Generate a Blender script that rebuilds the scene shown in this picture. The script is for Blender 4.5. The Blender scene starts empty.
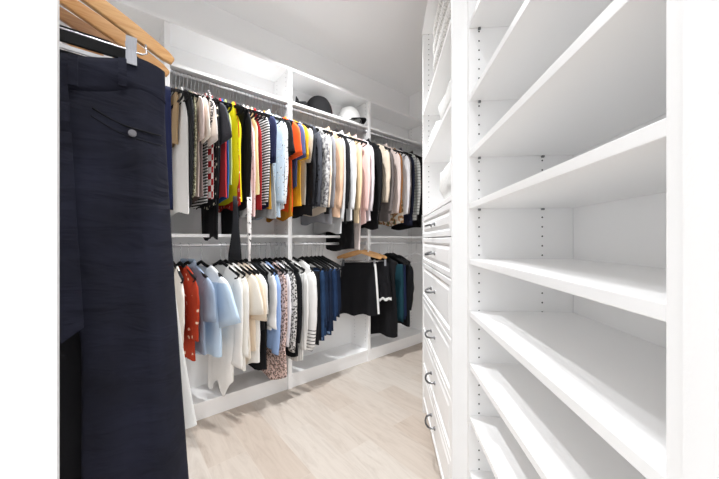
import bpy, math, random
from mathutils import Vector, noise
C = bpy.context.scene.collection
PI = math.pi
R = math.radians

# ------------------------------------------------------------------ helpers
def lin(h):
    h = h.lstrip('#')
    out = []
    for i in (0, 2, 4):
        c = int(h[i:i+2], 16)/255
        out.append(c/12.92 if c <= .04045 else ((c+.055)/1.055)**2.4)
    return (*out, 1)

class MB:
    def __init__(s): s.v = []; s.f = []
    def box(s, x0, x1, y0, y1, z0, z1):
        b = len(s.v)
        s.v += [(x0,y0,z0),(x1,y0,z0),(x1,y1,z0),(x0,y1,z0),(x0,y0,z1),(x1,y0,z1),(x1,y1,z1),(x0,y1,z1)]
        s.f += [tuple(b+i for i in q) for q in ((0,3,2,1),(4,5,6,7),(0,1,5,4),(1,2,6,5),(2,3,7,6),(3,0,4,7))]
        return s
    def prism(s, pts, z0, z1):
        b = len(s.v); n = len(pts)
        s.v += [(x,y,z0) for x,y in pts] + [(x,y,z1) for x,y in pts]
        s.f += [tuple(b+i for i in reversed(range(n))), tuple(b+n+i for i in range(n))]
        s.f += [(b+i, b+(i+1)%n, b+n+(i+1)%n, b+n+i) for i in range(n)]
        return s
    def rings(s, rings, closed=True, cap0=True, cap1=True):
        b = len(s.v); n = len(rings[0])
        for r in rings: s.v += [tuple(p) for p in r]
        m = n if closed else n-1
        for i in range(len(rings)-1):
            for k in range(m):
                k2 = (k+1) % n
                s.f.append((b+i*n+k, b+i*n+k2, b+(i+1)*n+k2, b+(i+1)*n+k))
        if cap0: s.f.append(tuple(b+k for k in reversed(range(n))))
        if cap1: s.f.append(tuple(b+(len(rings)-1)*n+k for k in range(n)))
        return s
    def tube(s, pts, r, n=8, ry=None, up=(0,1,0)):
        # sweeps an ellipse (r in the plane of the path, ry along `up`)
        pts = [Vector(p) for p in pts]; upv = Vector(up); rs = []
        for i, p in enumerate(pts):
            d = (pts[min(i+1, len(pts)-1)] - pts[max(i-1, 0)]).normalized()
            a = upv - d*d.dot(upv)
            if a.length < 1e-4: a = d.orthogonal()
            a.normalize(); c = d.cross(a)
            ra = r[i] if isinstance(r, (list, tuple)) else r
            rb = ra if ry is None else (ry[i] if isinstance(ry, (list, tuple)) else ry)
            rs.append([p + c*ra*math.cos(2*PI*k/n) + a*rb*math.sin(2*PI*k/n) for k in range(n)])
        return s.rings(rs)
    def bar(s, pts, hw, hh):
        # rectangular section: hw in the plane of the path, hh along Y
        pts = [Vector(p) for p in pts]; rs = []
        for i, p in enumerate(pts):
            d = (pts[min(i+1, len(pts)-1)] - pts[max(i-1, 0)]).normalized()
            c = Vector((0,1,0)).cross(d).normalized(); a = Vector((0,1,0))
            w = hw[i] if isinstance(hw, (list, tuple)) else hw
            rs.append([p+c*w+a*hh, p-c*w+a*hh, p-c*w-a*hh, p+c*w-a*hh])
        return s.rings(rs)
    def lathe(s, prof, n=20, o=(0,0,0)):
        rs = [[(o[0]+r*math.cos(2*PI*k/n), o[1]+r*math.sin(2*PI*k/n), o[2]+z) for k in range(n)] for r, z in prof]
        return s.rings(rs)
    def build(s, name, mat, parent=None, smooth=False, bevel=0, thick=0):
        me = bpy.data.meshes.new(name); me.from_pydata(s.v, [], s.f); me.validate(); me.update()
        import bmesh
        bm = bmesh.new(); bm.from_mesh(me); bmesh.ops.recalc_face_normals(bm, faces=bm.faces[:]); bm.to_mesh(me); bm.free()
        if smooth:
            for p in me.polygons: p.use_smooth = True
        if mat: me.materials.append(mat)
        o = bpy.data.objects.new(name, me); C.objects.link(o)
        if parent: o.parent = parent
        if bevel:
            b = o.modifiers.new('bevel', 'BEVEL'); b.width = bevel; b.segments = 2; b.limit_method = 'ANGLE'
        if thick:
            t = o.modifiers.new('cloth', 'SOLIDIFY'); t.thickness = thick; t.offset = -1
        return o

def tag(o, label, cat, group=None):
    o['label'] = label; o['category'] = cat
    if group: o['group'] = group
    return o
def thing(name, label, cat, loc, rz=0, group=None):
    o = bpy.data.objects.new(name, None); C.objects.link(o)
    o.empty_display_size = .05
    o.location = loc; o.rotation_euler = (0, 0, rz)
    return tag(o, label, cat, group)
def struct(name, mb, mat):
    o = mb.build(name, mat); o['kind'] = 'structure'; return o

# ------------------------------------------------------------------ materials
MATS = {}
def base_mat(name):
    m = bpy.data.materials.new(name); m.use_nodes = True
    nt = m.node_tree; b = nt.nodes['Principled BSDF']
    return m, nt, b
def N(nt, t, **kw):
    n = nt.nodes.new(t)
    for k, v in kw.items():
        if k in n.inputs: n.inputs[k].default_value = v
        else: setattr(n, k, v)
    return n
def plain(name, col, rough=.5, metal=0, bump=0, bscale=200, var=0):
    if name in MATS: return MATS[name]
    m, nt, b = base_mat(name)
    b.inputs['Base Color'].default_value = lin(col); b.inputs['Roughness'].default_value = rough
    b.inputs['Metallic'].default_value = metal
    tc = N(nt, 'ShaderNodeTexCoord')
    nz = N(nt, 'ShaderNodeTexNoise', Scale=bscale)
    nt.links.new(tc.outputs['Object'], nz.inputs['Vector'])
    if var:
        mx = N(nt, 'ShaderNodeMix', data_type='RGBA')
        c = lin(col)
        mx.inputs[6].default_value = (*[x*(1-var) for x in c[:3]], 1); mx.inputs[7].default_value = (*[min(1, x*(1+var)) for x in c[:3]], 1)
        nt.links.new(nz.outputs['Fac'], mx.inputs[0]); nt.links.new(mx.outputs[2], b.inputs['Base Color'])
    if bump:
        bp = N(nt, 'ShaderNodeBump', Strength=bump, Distance=.002)
        nt.links.new(nz.outputs['Fac'], bp.inputs['Height']); nt.links.new(bp.outputs['Normal'], b.inputs['Normal'])
    MATS[name] = m; return m

def ramp(nt, stops, mode='CONSTANT'):
    r = nt.nodes.new('ShaderNodeValToRGB'); r.color_ramp.interpolation = mode
    e = r.color_ramp.elements
    while len(e) < len(stops): e.new(.5)
    for el, (p, c) in zip(e, stops): el.position = p; el.color = c
    return r

def cloth(col, pat=None, col2='#ffffff', col3=None):
    key = ('cloth', col, pat, col2, col3)
    if key in MATS: return MATS[key]
    m, nt, b = base_mat('cloth_' + (pat or 'plain') + col[1:])
    b.inputs['Roughness'].default_value = .85
    b.inputs['Specular IOR Level'].default_value = .25
    tc = N(nt, 'ShaderNodeTexCoord'); L = nt.links
    c1, c2 = lin(col), lin(col2); c3 = lin(col3) if col3 else c2
    out = None
    if pat in ('hstripe', 'vstripe', 'finestripe'):
        mp = N(nt, 'ShaderNodeSeparateXYZ'); L.new(tc.outputs['Object'], mp.inputs[0])
        ml = N(nt, 'ShaderNodeMath', operation='MULTIPLY'); ml.inputs[1].default_value = {'hstripe': 58, 'vstripe': 45, 'finestripe': 90}[pat]
        L.new(mp.outputs['Z' if pat != 'vstripe' else 'X'], ml.inputs[0])
        fr = N(nt, 'ShaderNodeMath', operation='FRACT'); L.new(ml.outputs[0], fr.inputs[0])
        r = ramp(nt, [(0, c1), (.5, c2)]); L.new(fr.outputs[0], r.inputs[0]); out = r.outputs[0]
    elif pat == 'hemstripe':
        mp = N(nt, 'ShaderNodeSeparateXYZ'); L.new(tc.outputs['Object'], mp.inputs[0])
        ml = N(nt, 'ShaderNodeMath', operation='MULTIPLY'); ml.inputs[1].default_value = 40
        L.new(mp.outputs['Z'], ml.inputs[0])
        fr = N(nt, 'ShaderNodeMath', operation='FRACT'); L.new(ml.outputs[0], fr.inputs[0])
        gt = N(nt, 'ShaderNodeMath', operation='GREATER_THAN'); gt.inputs[1].default_value = .72; L.new(fr.outputs[0], gt.inputs[0])
        lt = N(nt, 'ShaderNodeMath', operation='LESS_THAN'); lt.inputs[1].default_value = -.62; L.new(mp.outputs['Z'], lt.inputs[0])
        mu = N(nt, 'ShaderNodeMath', operation='MULTIPLY'); L.new(gt.outputs[0], mu.inputs[0]); L.new(lt.outputs[0], mu.inputs[1])
        r = ramp(nt, [(0, c1), (.5, c2)]); L.new(mu.outputs[0], r.inputs[0]); out = r.outputs[0]
    elif pat == 'band':
        mp = N(nt, 'ShaderNodeSeparateXYZ'); L.new(tc.outputs['Object'], mp.inputs[0])
        mr = N(nt, 'ShaderNodeMapRange'); mr.inputs[1].default_value = -.75; mr.inputs[2].default_value = -.05
        L.new(mp.outputs['Z'], mr.inputs[0])
        r = ramp(nt, [(0, c1), (.74, c2)]); L.new(mr.outputs[0], r.inputs[0]); out = r.outputs[0]
    elif pat == 'check':
        ck = N(nt, 'ShaderNodeTexChecker', Scale=28, Color1=c1, Color2=c2)
        L.new(tc.outputs['Object'], ck.inputs[0]); out = ck.outputs[0]
    elif pat == 'plaid':
        br = N(nt, 'ShaderNodeTexBrick', Scale=9, Color1=c1, Color2=c1, Mortar=c2)
        br.inputs['Mortar Size'].default_value = .03; br.offset = 0
        mp = N(nt, 'ShaderNodeMapping'); mp.inputs['Rotation'].default_value = (R(90), R(25), 0)
        L.new(tc.outputs['Object'], mp.inputs[0]); L.new(mp.outputs[0], br.inputs[0]); out = br.outputs[0]
    elif pat in ('dots', 'smalldots', 'leopard', 'floral', 'bigfloral'):
        sc = {'dots': 32, 'smalldots': 60, 'leopard': 75, 'floral': 38, 'bigfloral': 20}[pat]
        vo = N(nt, 'ShaderNodeTexVoronoi', Scale=sc); L.new(tc.outputs['Object'], vo.inputs[0])
        if pat in ('dots', 'smalldots'): r = ramp(nt, [(0, c2), (.26, c1)])
        elif pat == 'leopard': r = ramp(nt, [(0, c3), (.22, c2), (.48, c1)])
        else:
            nz = N(nt, 'ShaderNodeTexNoise', Scale=sc*2); L.new(tc.outputs['Object'], nz.inputs[0])
            ad = N(nt, 'ShaderNodeMath', operation='ADD'); L.new(vo.outputs['Distance'], ad.inputs[0]); L.new(nz.outputs['Fac'], ad.inputs[1])
            r = ramp(nt, [(0, c3), (.62, c2), (.76, c1)]); L.new(ad.outputs[0], r.inputs[0]); out = r.outputs[0]
        if out is None: L.new(vo.outputs['Distance'], r.inputs[0]); out = r.outputs[0]
    elif pat in ('speck', 'snake', 'print'):
        nz = N(nt, 'ShaderNodeTexNoise', Scale={'speck': 110, 'snake': 55, 'print': 30}[pat], Detail=3.0)
        L.new(tc.outputs['Object'], nz.inputs[0])
        r = ramp(nt, [(0, c3), (.42, c1), (.54, c2)]); L.new(nz.outputs['Fac'], r.inputs[0]); out = r.outputs[0]
    elif pat in ('denim', 'linen'):
        nz = N(nt, 'ShaderNodeTexNoise', Scale=9, Detail=6.0); L.new(tc.outputs['Object'], nz.inputs[0])
        r = ramp(nt, [(.3, c1), (.75, c2)], 'LINEAR'); L.new(nz.outputs['Fac'], r.inputs[0]); out = r.outputs[0]
    if out is not None: L.new(out, b.inputs['Base Color'])
    else: b.inputs['Base Color'].default_value = c1
    nb = N(nt, 'ShaderNodeTexNoise', Scale=26, Detail=4.0); L.new(tc.outputs['Object'], nb.inputs[0])
    bp = N(nt, 'ShaderNodeBump', Strength=.35, Distance=.006); L.new(nb.outputs['Fac'], bp.inputs['Height']); L.new(bp.outputs[0], b.inputs['Normal'])
    MATS[key] = m; return m

WHITE = plain('white_melamine', '#f7f7f7', .38, bump=.03, bscale=60)
DRAWER = plain('white_drawer_paint', '#f7f7f7', .3)
PAINT = plain('wall_paint', '#f5f5f5', .8, bump=.12, bscale=180)
CEIL = plain('ceiling_paint', '#f8f8f8', .9, bump=.25, bscale=90)
ROD = plain('satin_chrome_rod', '#e4e4e6', .3, .75)
CHROME = plain('chrome', '#c9c9cc', .22, 1)
CLIP = plain('clip_steel', '#8e8e92', .32, 1)
STEEL = plain('brushed_steel', '#8d8e90', .3, 1)
VELVET = plain('black_velvet', '#101012', .9)
HOLE = plain('pin_hole_dark', '#4a4a48', .8)
PLASTIC = plain('white_plastic', '#e9e9ea', .35)

def wood(name, c1, c2):
    m, nt, b = base_mat(name); L = nt.links
    b.inputs['Roughness'].default_value = .32
    tc = N(nt, 'ShaderNodeTexCoord'); mp = N(nt, 'ShaderNodeMapping'); mp.inputs['Scale'].default_value = (4, 60, 60)
    nz = N(nt, 'ShaderNodeTexNoise', Scale=3.0, Detail=5.0)
    L.new(tc.outputs['Object'], mp.inputs[0]); L.new(mp.outputs[0], nz.inputs[0])
    r = ramp(nt, [(.3, lin(c1)), (.7, lin(c2))], 'LINEAR'); L.new(nz.outputs['Fac'], r.inputs[0]); L.new(r.outputs[0], b.inputs['Base Color'])
    return m
WOOD = wood('varnished_beech', '#c98f52', '#e3b57c')
WOOD2 = wood('varnished_walnut', '#8f6440', '#b28658')

def drilled(name, rows, z0=0):
    """white melamine with two columns of shelf-pin holes (object space Y rows)"""
    m, nt, b = base_mat(name); L = nt.links
    b.inputs['Roughness'].default_value = .38
    tc = N(nt, 'ShaderNodeTexCoord'); sp = N(nt, 'ShaderNodeSeparateXYZ'); L.new(tc.outputs['Object'], sp.inputs[0])
    def M(op, a, v=None):
        n = N(nt, 'ShaderNodeMath', operation=op)
        if isinstance(a, (int, float)): n.inputs[0].default_value = a
        else: L.new(a, n.inputs[0])
        if v is not None:
            if isinstance(v, (int, float)): n.inputs[1].default_value = v
            else: L.new(v, n.inputs[1])
        return n.outputs[0]
    dz = M('MULTIPLY', M('SUBTRACT', M('FRACT', M('MULTIPLY', sp.outputs['Z'], 1/.0322)), .5), .0322)
    dz2 = M('MULTIPLY', dz, dz); tot = None
    for r in rows:
        dy = M('SUBTRACT', sp.outputs['Y'], r)
        k = M('LESS_THAN', M('ADD', M('MULTIPLY', dy, dy), dz2), .0028**2)
        tot = k if tot is None else M('MAXIMUM', tot, k)
    tot = M('MULTIPLY', tot, M('GREATER_THAN', sp.outputs['Z'], .15))
    mx = N(nt, 'ShaderNodeMix', data_type='RGBA'); L.new(tot, mx.inputs[0]); mx.inputs[6].default_value = lin('#f7f7f7'); mx.inputs[7].default_value = lin('#3c3c3a')
    L.new(mx.outputs[2], b.inputs['Base Color'])
    return m
def floor_mat():
    m, nt, b = base_mat('pale_oak_planks'); L = nt.links
    tc = N(nt, 'ShaderNodeTexCoord')
    mp = N(nt, 'ShaderNodeMapping'); mp.inputs['Rotation'].default_value = (0, 0, R(90)); mp.inputs['Location'].default_value = (.31, .0, 0)
    L.new(tc.outputs['Object'], mp.inputs[0])
    br = N(nt, 'ShaderNodeTexBrick', Scale=1.0); br.offset = .37; br.offset_frequency = 2
    br.inputs['Color1'].default_value = (0, 0, 0, 1); br.inputs['Color2'].default_value = (1, 1, 1, 1); br.inputs['Mortar'].default_value = (.5, .5, .5, 1)
    br.inputs['Mortar Size'].default_value = .0009; br.inputs['Brick Width'].default_value = .92; br.inputs['Row Height'].default_value = .184
    br.inputs['Mortar Smooth'].default_value = .2
    L.new(mp.outputs[0], br.inputs[0])
    # grain, shifted per plank
    sc = N(nt, 'ShaderNodeVectorMath', operation='SCALE'); sc.inputs['Scale'].default_value = 7.0
    L.new(br.outputs['Color'], sc.inputs[0])
    ad = N(nt, 'ShaderNodeVectorMath', operation='ADD'); L.new(mp.outputs[0], ad.inputs[0]); L.new(sc.outputs[0], ad.inputs[1])
    m2 = N(nt, 'ShaderNodeMapping'); m2.inputs['Scale'].default_value = (1.5, 10, 1); L.new(ad.outputs[0], m2.inputs[0])
    nz = N(nt, 'ShaderNodeTexNoise', Scale=2.2, Detail=9.0, Roughness=.68, Distortion=1.1); L.new(m2.outputs[0], nz.inputs[0])
    r = ramp(nt, [(.25, lin('#a89d92')), (.38, lin('#bab1a8')), (.52, lin('#c3bbb2')), (.8, lin('#cac3bb'))], 'LINEAR'); L.new(nz.outputs['Fac'], r.inputs[0])
    # plank to plank tone
    tone = ramp(nt, [(0, lin('#efe7e1')), (1, lin('#ffffff'))], 'LINEAR'); L.new(br.outputs['Color'], tone.inputs[0])
    mx = N(nt, 'ShaderNodeMix', data_type='RGBA', blend_type='MULTIPLY'); mx.inputs[0].default_value = 1
    L.new(r.outputs[0], mx.inputs[6]); L.new(tone.outputs[0], mx.inputs[7])
    m3 = N(nt, 'ShaderNodeMix', data_type='RGBA'); L.new(br.outputs['Fac'], m3.inputs[0]); L.new(mx.outputs[2], m3.inputs[6]); m3.inputs[7].default_value = lin('#c0b6ab')
    L.new(m3.outputs[2], b.inputs['Base Color'])
    b.inputs['Roughness'].default_value = .45
    return m
FLOOR = floor_mat()

# ------------------------------------------------------------------ the setting
# world: +X runs along the hanging wall, +Y towards that wall, camera stands at the origin
VW, VF = 2.26, 2.02          # back wall, front of the hanging system
UE, UL = 2.64, -.42          # end wall, left wall
CZ = 2.735
c45 = math.sqrt(.5)
def P(t, s): return ((t+s)*c45, (t-s)*c45)     # along / out from the angled right-hand wall

struct('floor', MB().box(-2.2, 3.2, -1.6, 2.4, -.05, 0), FLOOR)
struct('ceiling', MB().prism([(UL-.1, .2), (.35, -.65), (1.2, -.3), (UE+.1, 1.2), (UE+.1, VW+.1), (UL-.1, VW+.1)], CZ, CZ+.06), CEIL)
struct('wall_back', MB().box(UL-.1, UE+.1, VW, VW+.1, 0, CZ), PAINT)
struct('wall_end', MB().box(UE, UE+.1, 1.05, VW, 0, CZ), PAINT)
struct('wall_left', MB().box(UL-.1, UL, .395, VW, 0, CZ), PAINT)
struct('wall_right', MB().prism([P(-.45, .655), P(3.1, .655), P(3.1, .75), P(-.45, .75)], 0, CZ), PAINT)
struct('wall_front', MB().prism([P(-.15, .283), P(.313, .283), P(.313, .65), P(-.15, .65)], 0, CZ), PAINT)

# ------------------------------------------------------------------ hanging system along the back wall
RV = 2.05                     # rod line
RZ_UP, RZ_LO, RR = 2.080, 1.066, .011
wd = thing('closet_system', 'white double-hang closet system with dividers and rods along the long wall', 'closet', (1.12, VF+.12, 0))
def wpart(name, x0, x1, y0, y1, z0, z1, mat=WHITE, bevel=.0012):
    return MB().box(x0-1.12, x1-1.12, y0-VF-.12, y1-VF-.12, z0, z1).build(name, mat, wd, bevel=bevel)
DV = [(.246, .274), (1.012, 1.045), (1.795, 1.826), (2.615, 2.638)]
YB = VW-.0005
DRILLW = drilled('white_drilled_divider', (VF+.037-VF-.12, VW-.05-VF-.12))
for a, b_ in DV: wpart('divider', a, b_, VF, YB, 0, 2.345, DRILLW)
wpart('top_panel', UL+.001, 2.638, VF-.002, YB, 2.346, 2.368)
spans = [(.275, 1.011), (1.046, 1.794), (1.827, 2.614)]
for a, b_ in spans:
    wpart('hat_shelf', a, b_, VF+.001, YB, 2.104, 2.124)
    wpart('middle_shelf', a, b_, VF+.001, YB, 1.114, 1.134)
    wpart('bottom_shelf', a, b_, VF+.001, YB, .088, .107)
    wpart('kick_board', a, b_, VF+.006, VF+.022, 0, .087)
for a, b_ in spans:
    for z in (RZ_UP, RZ_LO):
        m = MB().tube([(a-1.12, RV-VF-.12, z), (b_-1.12, RV-VF-.12, z)], RR, 14, up=(0, 0, 1))
        for e in (a, b_-.006):
            m.tube([(e-1.12, RV-VF-.12, z), (e+.006-1.12, RV-VF-.12, z)], .019, 14, up=(0, 0, 1))
        m.build('closet_rod', ROD, wd, smooth=True)
# ------------------------------------------------------------------ long-hang bay on the left
lb = thing('closet_bay', 'white closet bay with long-hang rod at the left edge', 'closet', (-.24, .42, 0))
MB().box(UL+.24+.001, -.0375+.24, -.0095, .0095, 0, 2.6).build('side_panel', WHITE, lb, bevel=.001)
LRX, LRZ = -.10, 1.735
MB().tube([(LRX+.24, .0098, LRZ-RR), (LRX+.24, 1.2, LRZ-RR)], RR, 14, up=(0, 0, 1)).build('closet_rod', ROD, lb, smooth=True)
MB().box(UL+.24+.001, .215, 1.2, 1.219, 0, 2.0).build('side_panel', WHITE, lb, bevel=.001)

# ------------------------------------------------------------------ open shelf unit on the right
S0 = .287
def right_thing(name, label, cat, t, s, z=0, group=None):
    x, y = P(t, s); return thing(name, label, cat, (x, y, z), R(45), group)
def rbox(mb, t0, t1, s0, s1, z0, z1, T0, S_):
    return mb.box(t0-T0, t1-T0, -(s1-S_), -(s0-S_), z0, z1)
TA, TB = .316, 1.089
DRILLS = drilled('white_drilled_panel', (-(.3215-.46), -(.53-.46)))
DRILLD = drilled('white_drilled_end', (-(.2344+.037-.43), -(.55-.43)))
uT, uS = .70, .46
su = right_thing('shelf_unit', 'tall white open shelf unit with slanting rows of empty shelves', 'shelves', uT, uS)
rbox(MB(), TA, TA+.019, S0, .63, 0, 2.37, uT, uS).build('side_panel', DRILLS, su, bevel=.001)
rbox(MB(), TB-.019, TB, S0, .63, 0, 2.37, uT, uS).build('side_panel', DRILLS, su, bevel=.001)
rbox(MB(), TA, TB, .6305, .645, 0, 2.37, uT, uS).build('back_panel', WHITE, su)
for zt in (2.37, 2.09, 1.850, 1.598, 1.404, 1.226, 1.034, .854, .674, .490, .300, .12):
    rbox(MB(), TA+.0195, TB-.0195, S0+.001, .63, zt-.0195, zt, uT, uS).build('shelf' if zt < 2.3 else 'top_panel', WHITE, su, bevel=.0012)
rbox(MB(), TA+.0195, TB-.0195, S0+.03, S0+.045, 0, .1, uT, uS).build('kick_board', WHITE, su)
zs = [2.09, 1.850, 1.598, 1.404, 1.226, 1.034, .854, .674, .490, .300, .12]
for q in zs:
    for ss in (.3215, .53):
        rbox(MB(), TB-.019-.008, TB-.0192, ss-.004, ss+.004, q-.0265, q-.0197, uT, uS).build('shelf_pin', STEEL, su)

# ------------------------------------------------------------------ drawer unit
DS, DA, DB = .2344, 1.0892, 1.95
dT, dS = 1.52, .43
du = right_thing('drawer_unit', 'white drawer unit with raised-panel fronts beyond the open shelves', 'drawers', dT, dS)
rbox(MB(), DA, DA+.019, DS, .63, 0, 2.40, dT, dS).build('side_panel', WHITE, du, bevel=.001)
rbox(MB(), DB-.019, DB, DS, .63, 0, 2.40, dT, dS).build('side_panel', DRILLD, du, bevel=.001)
rbox(MB(), DA, DB, .6305, .645, 0, 2.40, dT, dS).build('back_panel', WHITE, du)
rbox(MB(), DA, DB, DS-.006, .645, 2.4005, 2.42, dT, dS).build('top_panel', WHITE, du, bevel=.001)
for zt in (1.905, 1.606, 1.262):
    rbox(MB(), DA+.0195, DB-.0195, DS+.001, .63, zt-.02, zt, dT, dS).build('shelf', WHITE, du, bevel=.0012)
rbox(MB(), DA+.0195, DB-.0195, DS+.03, DS+.045, 0, .08, dT, dS).build('kick_board', WHITE, du)
lev = [1.239, 1.110, .956, .739, .520, .301, .086]
for i in range(6):
    z1, z0 = lev[i]-.002, lev[i+1]+.002
    x0, x1 = DA+.021-dT, DB-.021-dT
    yf = -(DS-dS)                      # front face (towards the room)
    m = MB()
    def loop(inset, y):
        return [(x0+inset, y, z0+inset), (x1-inset, y, z0+inset), (x1-inset, y, z1-inset), (x0+inset, y, z1-inset)]
    e = .022
    m.rings([loop(0, yf-.02), loop(0, yf-.003), loop(.003, yf), loop(e, yf), loop(e+.006, yf-.007), loop(e+.010, yf-.007), loop(e+.026, yf-.001)])
    d = m.build('drawer', DRAWER, du)
    mb = MB(); rbox(mb, DA+.035, DB-.035, DS+.02, .60, z0+.01, z1-.03, dT, dS)
    mb.build('drawer_box', WHITE, d)
    zc = (z0+z1)/2; xc = (x0+x1)/2
    hm = MB()
    hl = .055
    pts = [(xc-hl, yf-.002, zc), (xc-hl, yf+.012, zc)] + [(xc-hl*math.cos(PI*k/10), yf+.012+.024*math.sin(PI*k/10), zc-.007*math.sin(PI*k/10)) for k in range(1, 10)] + [(xc+hl, yf+.012, zc), (xc+hl, yf-.002, zc)]
    hm.tube(pts, .005, 8, up=(0, 0, 1))
    for q in (-hl, hl): hm.tube([(xc+q, yf-.004, zc), (xc+q, yf+.004, zc)], .009, 12, up=(0, 0, 1))
    hm.build('handle', STEEL, d, smooth=True)

# folded linens on the drawer unit's shelves
def soft_slab(lx, ly, lz, seed, fluff=.006, n=18, rows=9):
    m = MB(); rs = []
    for i in range(rows+1):
        ph = -PI/2 + PI*i/rows; r = max(.02, math.cos(ph))**.35; z = lz/2*(math.copysign(abs(math.sin(ph))**.7, math.sin(ph)))+lz/2
        ring = []
        for k in range(n*2):
            a = PI*k/n
            cx, cy = math.cos(a), math.sin(a)
            x = lx/2*r*math.copysign(abs(cx)**.35, cx); y = ly/2*r*math.copysign(abs(cy)**.35, cy)
            d = noise.noise(Vector((x*18+seed*7, y*18, z*25)))*fluff
            ring.append((x+d*cx, y+d*cy, max(0, z+(d if z > .004 else 0))))
        rs.append(ring)
    return m.rings(rs)
KNIT = cloth('#dededb', 'speck', '#f0efed', '#c2c1bf')
TOWEL = plain('white_towel', '#dededc', .95, bump=1.0, bscale=70, var=.12)
for k, (h, zz) in enumerate(((.10, 1.905), (.10, 2.006), (.09, 2.107), (.085, 2.199))):
    o = right_thing('folded_blanket', ['grey flecked folded knit blanket lying on the top shelf of the drawer unit', 'second folded blanket up in the stack on the top shelf above the drawers', 'third folded blanket up in the stack on the top shelf above the drawers', 'topmost folded blanket of the stack above the drawers'][k], 'blanket', 1.46, .42, zz, 'folded blankets above the drawers')
    soft_slab(.62, .33, h, k+2).build('blanket_body', KNIT, o, smooth=True)
for k, (t, h, lx) in enumerate(((1.30, .15, .33), (1.66, .11, .34))):
    o = right_thing('folded_towel', ['puffy white folded towel on the middle shelf nearer the open shelves', 'low white folded towel on the middle shelf at the far end of the drawer unit'][k], 'towel', t, .41, 1.606, 'white towels above the drawers')
    soft_slab(lx, .33, h, k+9, .012).build('towel_body', TOWEL, o, smooth=True)
for k, (t, h) in enumerate(((1.29, .17),)):
    o = right_thing('pillow', 'white crumpled pillow lying directly above the top drawer', 'pillow', t, .41, 1.262)
    soft_slab(.34, .33, h, 21, .022).build('pillow_case', TOWEL, o, smooth=True)

# ------------------------------------------------------------------ hangers and clothes
def smooth(a): a = max(0, min(1, a)); return a*a*(3-2*a)
HN = -.118        # hanger neck below the top of the rod
def velvet_hanger(root, hw=.2, bar=True, mat=None, hookmat=None, th=.004):
    mat = mat or VELVET
    m = MB()
    arm = []
    for k in range(-12, 13):
        x = hw*k/12; f = abs(k)/12
        arm.append((x, 0, HN-.004 + .008*(1-min(1, f*5)) - .072*f**1.25))
    m.bar(arm, .0085, th)
    if bar:
        m.bar([(hw, 0, arm[-1][2]), (hw-.015, 0, arm[-1][2]-.018), (hw-.05, 0, arm[-1][2]-.024), (-hw+.05, 0, arm[-1][2]-.024), (-hw+.015, 0, arm[-1][2]-.018), (-hw, 0, arm[-1][2])], .0045, th)
    m.build('hanger_frame', mat, root)
    h = MB(); r = RR+.0018
    pts = [(0, 0, HN), (0, 0, HN+.02), (.003, 0, -.055), (.009, 0, -.034)]
    for k in range(9):
        a = R(-60 + 28*k); pts.append((r*1.0*math.cos(a), 0, -RR+.0008+r*math.sin(a)))
    h.tube(pts, .0016, 6)
    h.build('hook', hookmat or CHROME, root, smooth=True)

class Body:
    """a hanging garment body: closed tube with sloped shoulders, neck opening and folds"""
    def __init__(s, sw, W, Wh, hem, T, nw, nd, seed, z0=-.120, drop=.07, fold=.5, back=.2, hemw=.012):
        s.__dict__.update(locals())
        rnd = random.Random(seed)
        s.ph = [rnd.uniform(0, 6.28) for _ in range(5)]; s.fr = [rnd.uniform(2, 4), rnd.uniform(5, 8), rnd.uniform(1, 2)]
        s.skew = rnd.uniform(-1, 1)
    def pt(s, a, q):
        cx, sy = math.cos(a), math.sin(a)
        w = s.sw + (s.W-s.sw)*smooth(q/.25) + (s.Wh-s.W)*smooth((q-.2)/.8)
        ex = math.copysign(abs(cx)**.8, cx)
        x0 = s.sw*ex; x = w*ex
        ax = abs(x0)
        if ax > s.nw: zt = s.z0 - s.drop*((ax-s.nw)/max(.001, s.sw-s.nw))**1.15
        else: zt = s.z0 - (s.nd if sy < 0 else s.nd*s.back)*math.sqrt(max(0, 1-(ax/s.nw)**2))
        t = s.T*(.3+.7*smooth(q/.22))
        if ax < s.nw: t = max(t, s.T*.6)
        y = t*math.copysign(abs(sy)**.6, sy)
        f = s.T*s.fold*smooth((q-.08)/.5)*(math.sin(s.fr[0]*3*ex+s.ph[0])+.6*math.sin(s.fr[1]*3*ex+s.ph[1]+q*1.5))*.5
        y += f + s.T*.35*noise.noise(Vector((x*9+s.seed, q*5, sy*2)))*smooth(q*4)
        hem = s.hem + s.hemw*math.sin(s.fr[2]*3*ex+s.ph[2]) + s.hemw*.5*sy
        z = zt + q*(hem-zt)
        x += .008*q*math.sin(5*q+s.ph[3]) + .006*s.skew*q
        return (x, y, z)
    def mesh(s, K=36, Rw=18):
        m = MB()
        rings = [[s.pt(2*PI*(k+.5)/K, (i/Rw)**1.15) for k in range(K)] for i in range(Rw+1)]
        m.rings(rings, cap0=False, cap1=False)
        for k in range(K//2-1):       # close the shoulder seams, leave the neck open
            a = 2*PI*(k+.5)/K
            if abs(s.sw*math.copysign(abs(math.cos(a))**.8, math.cos(a))) > s.nw:
                m.f.append((k, k+1, K-2-k, K-1-k))
        return m
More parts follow.
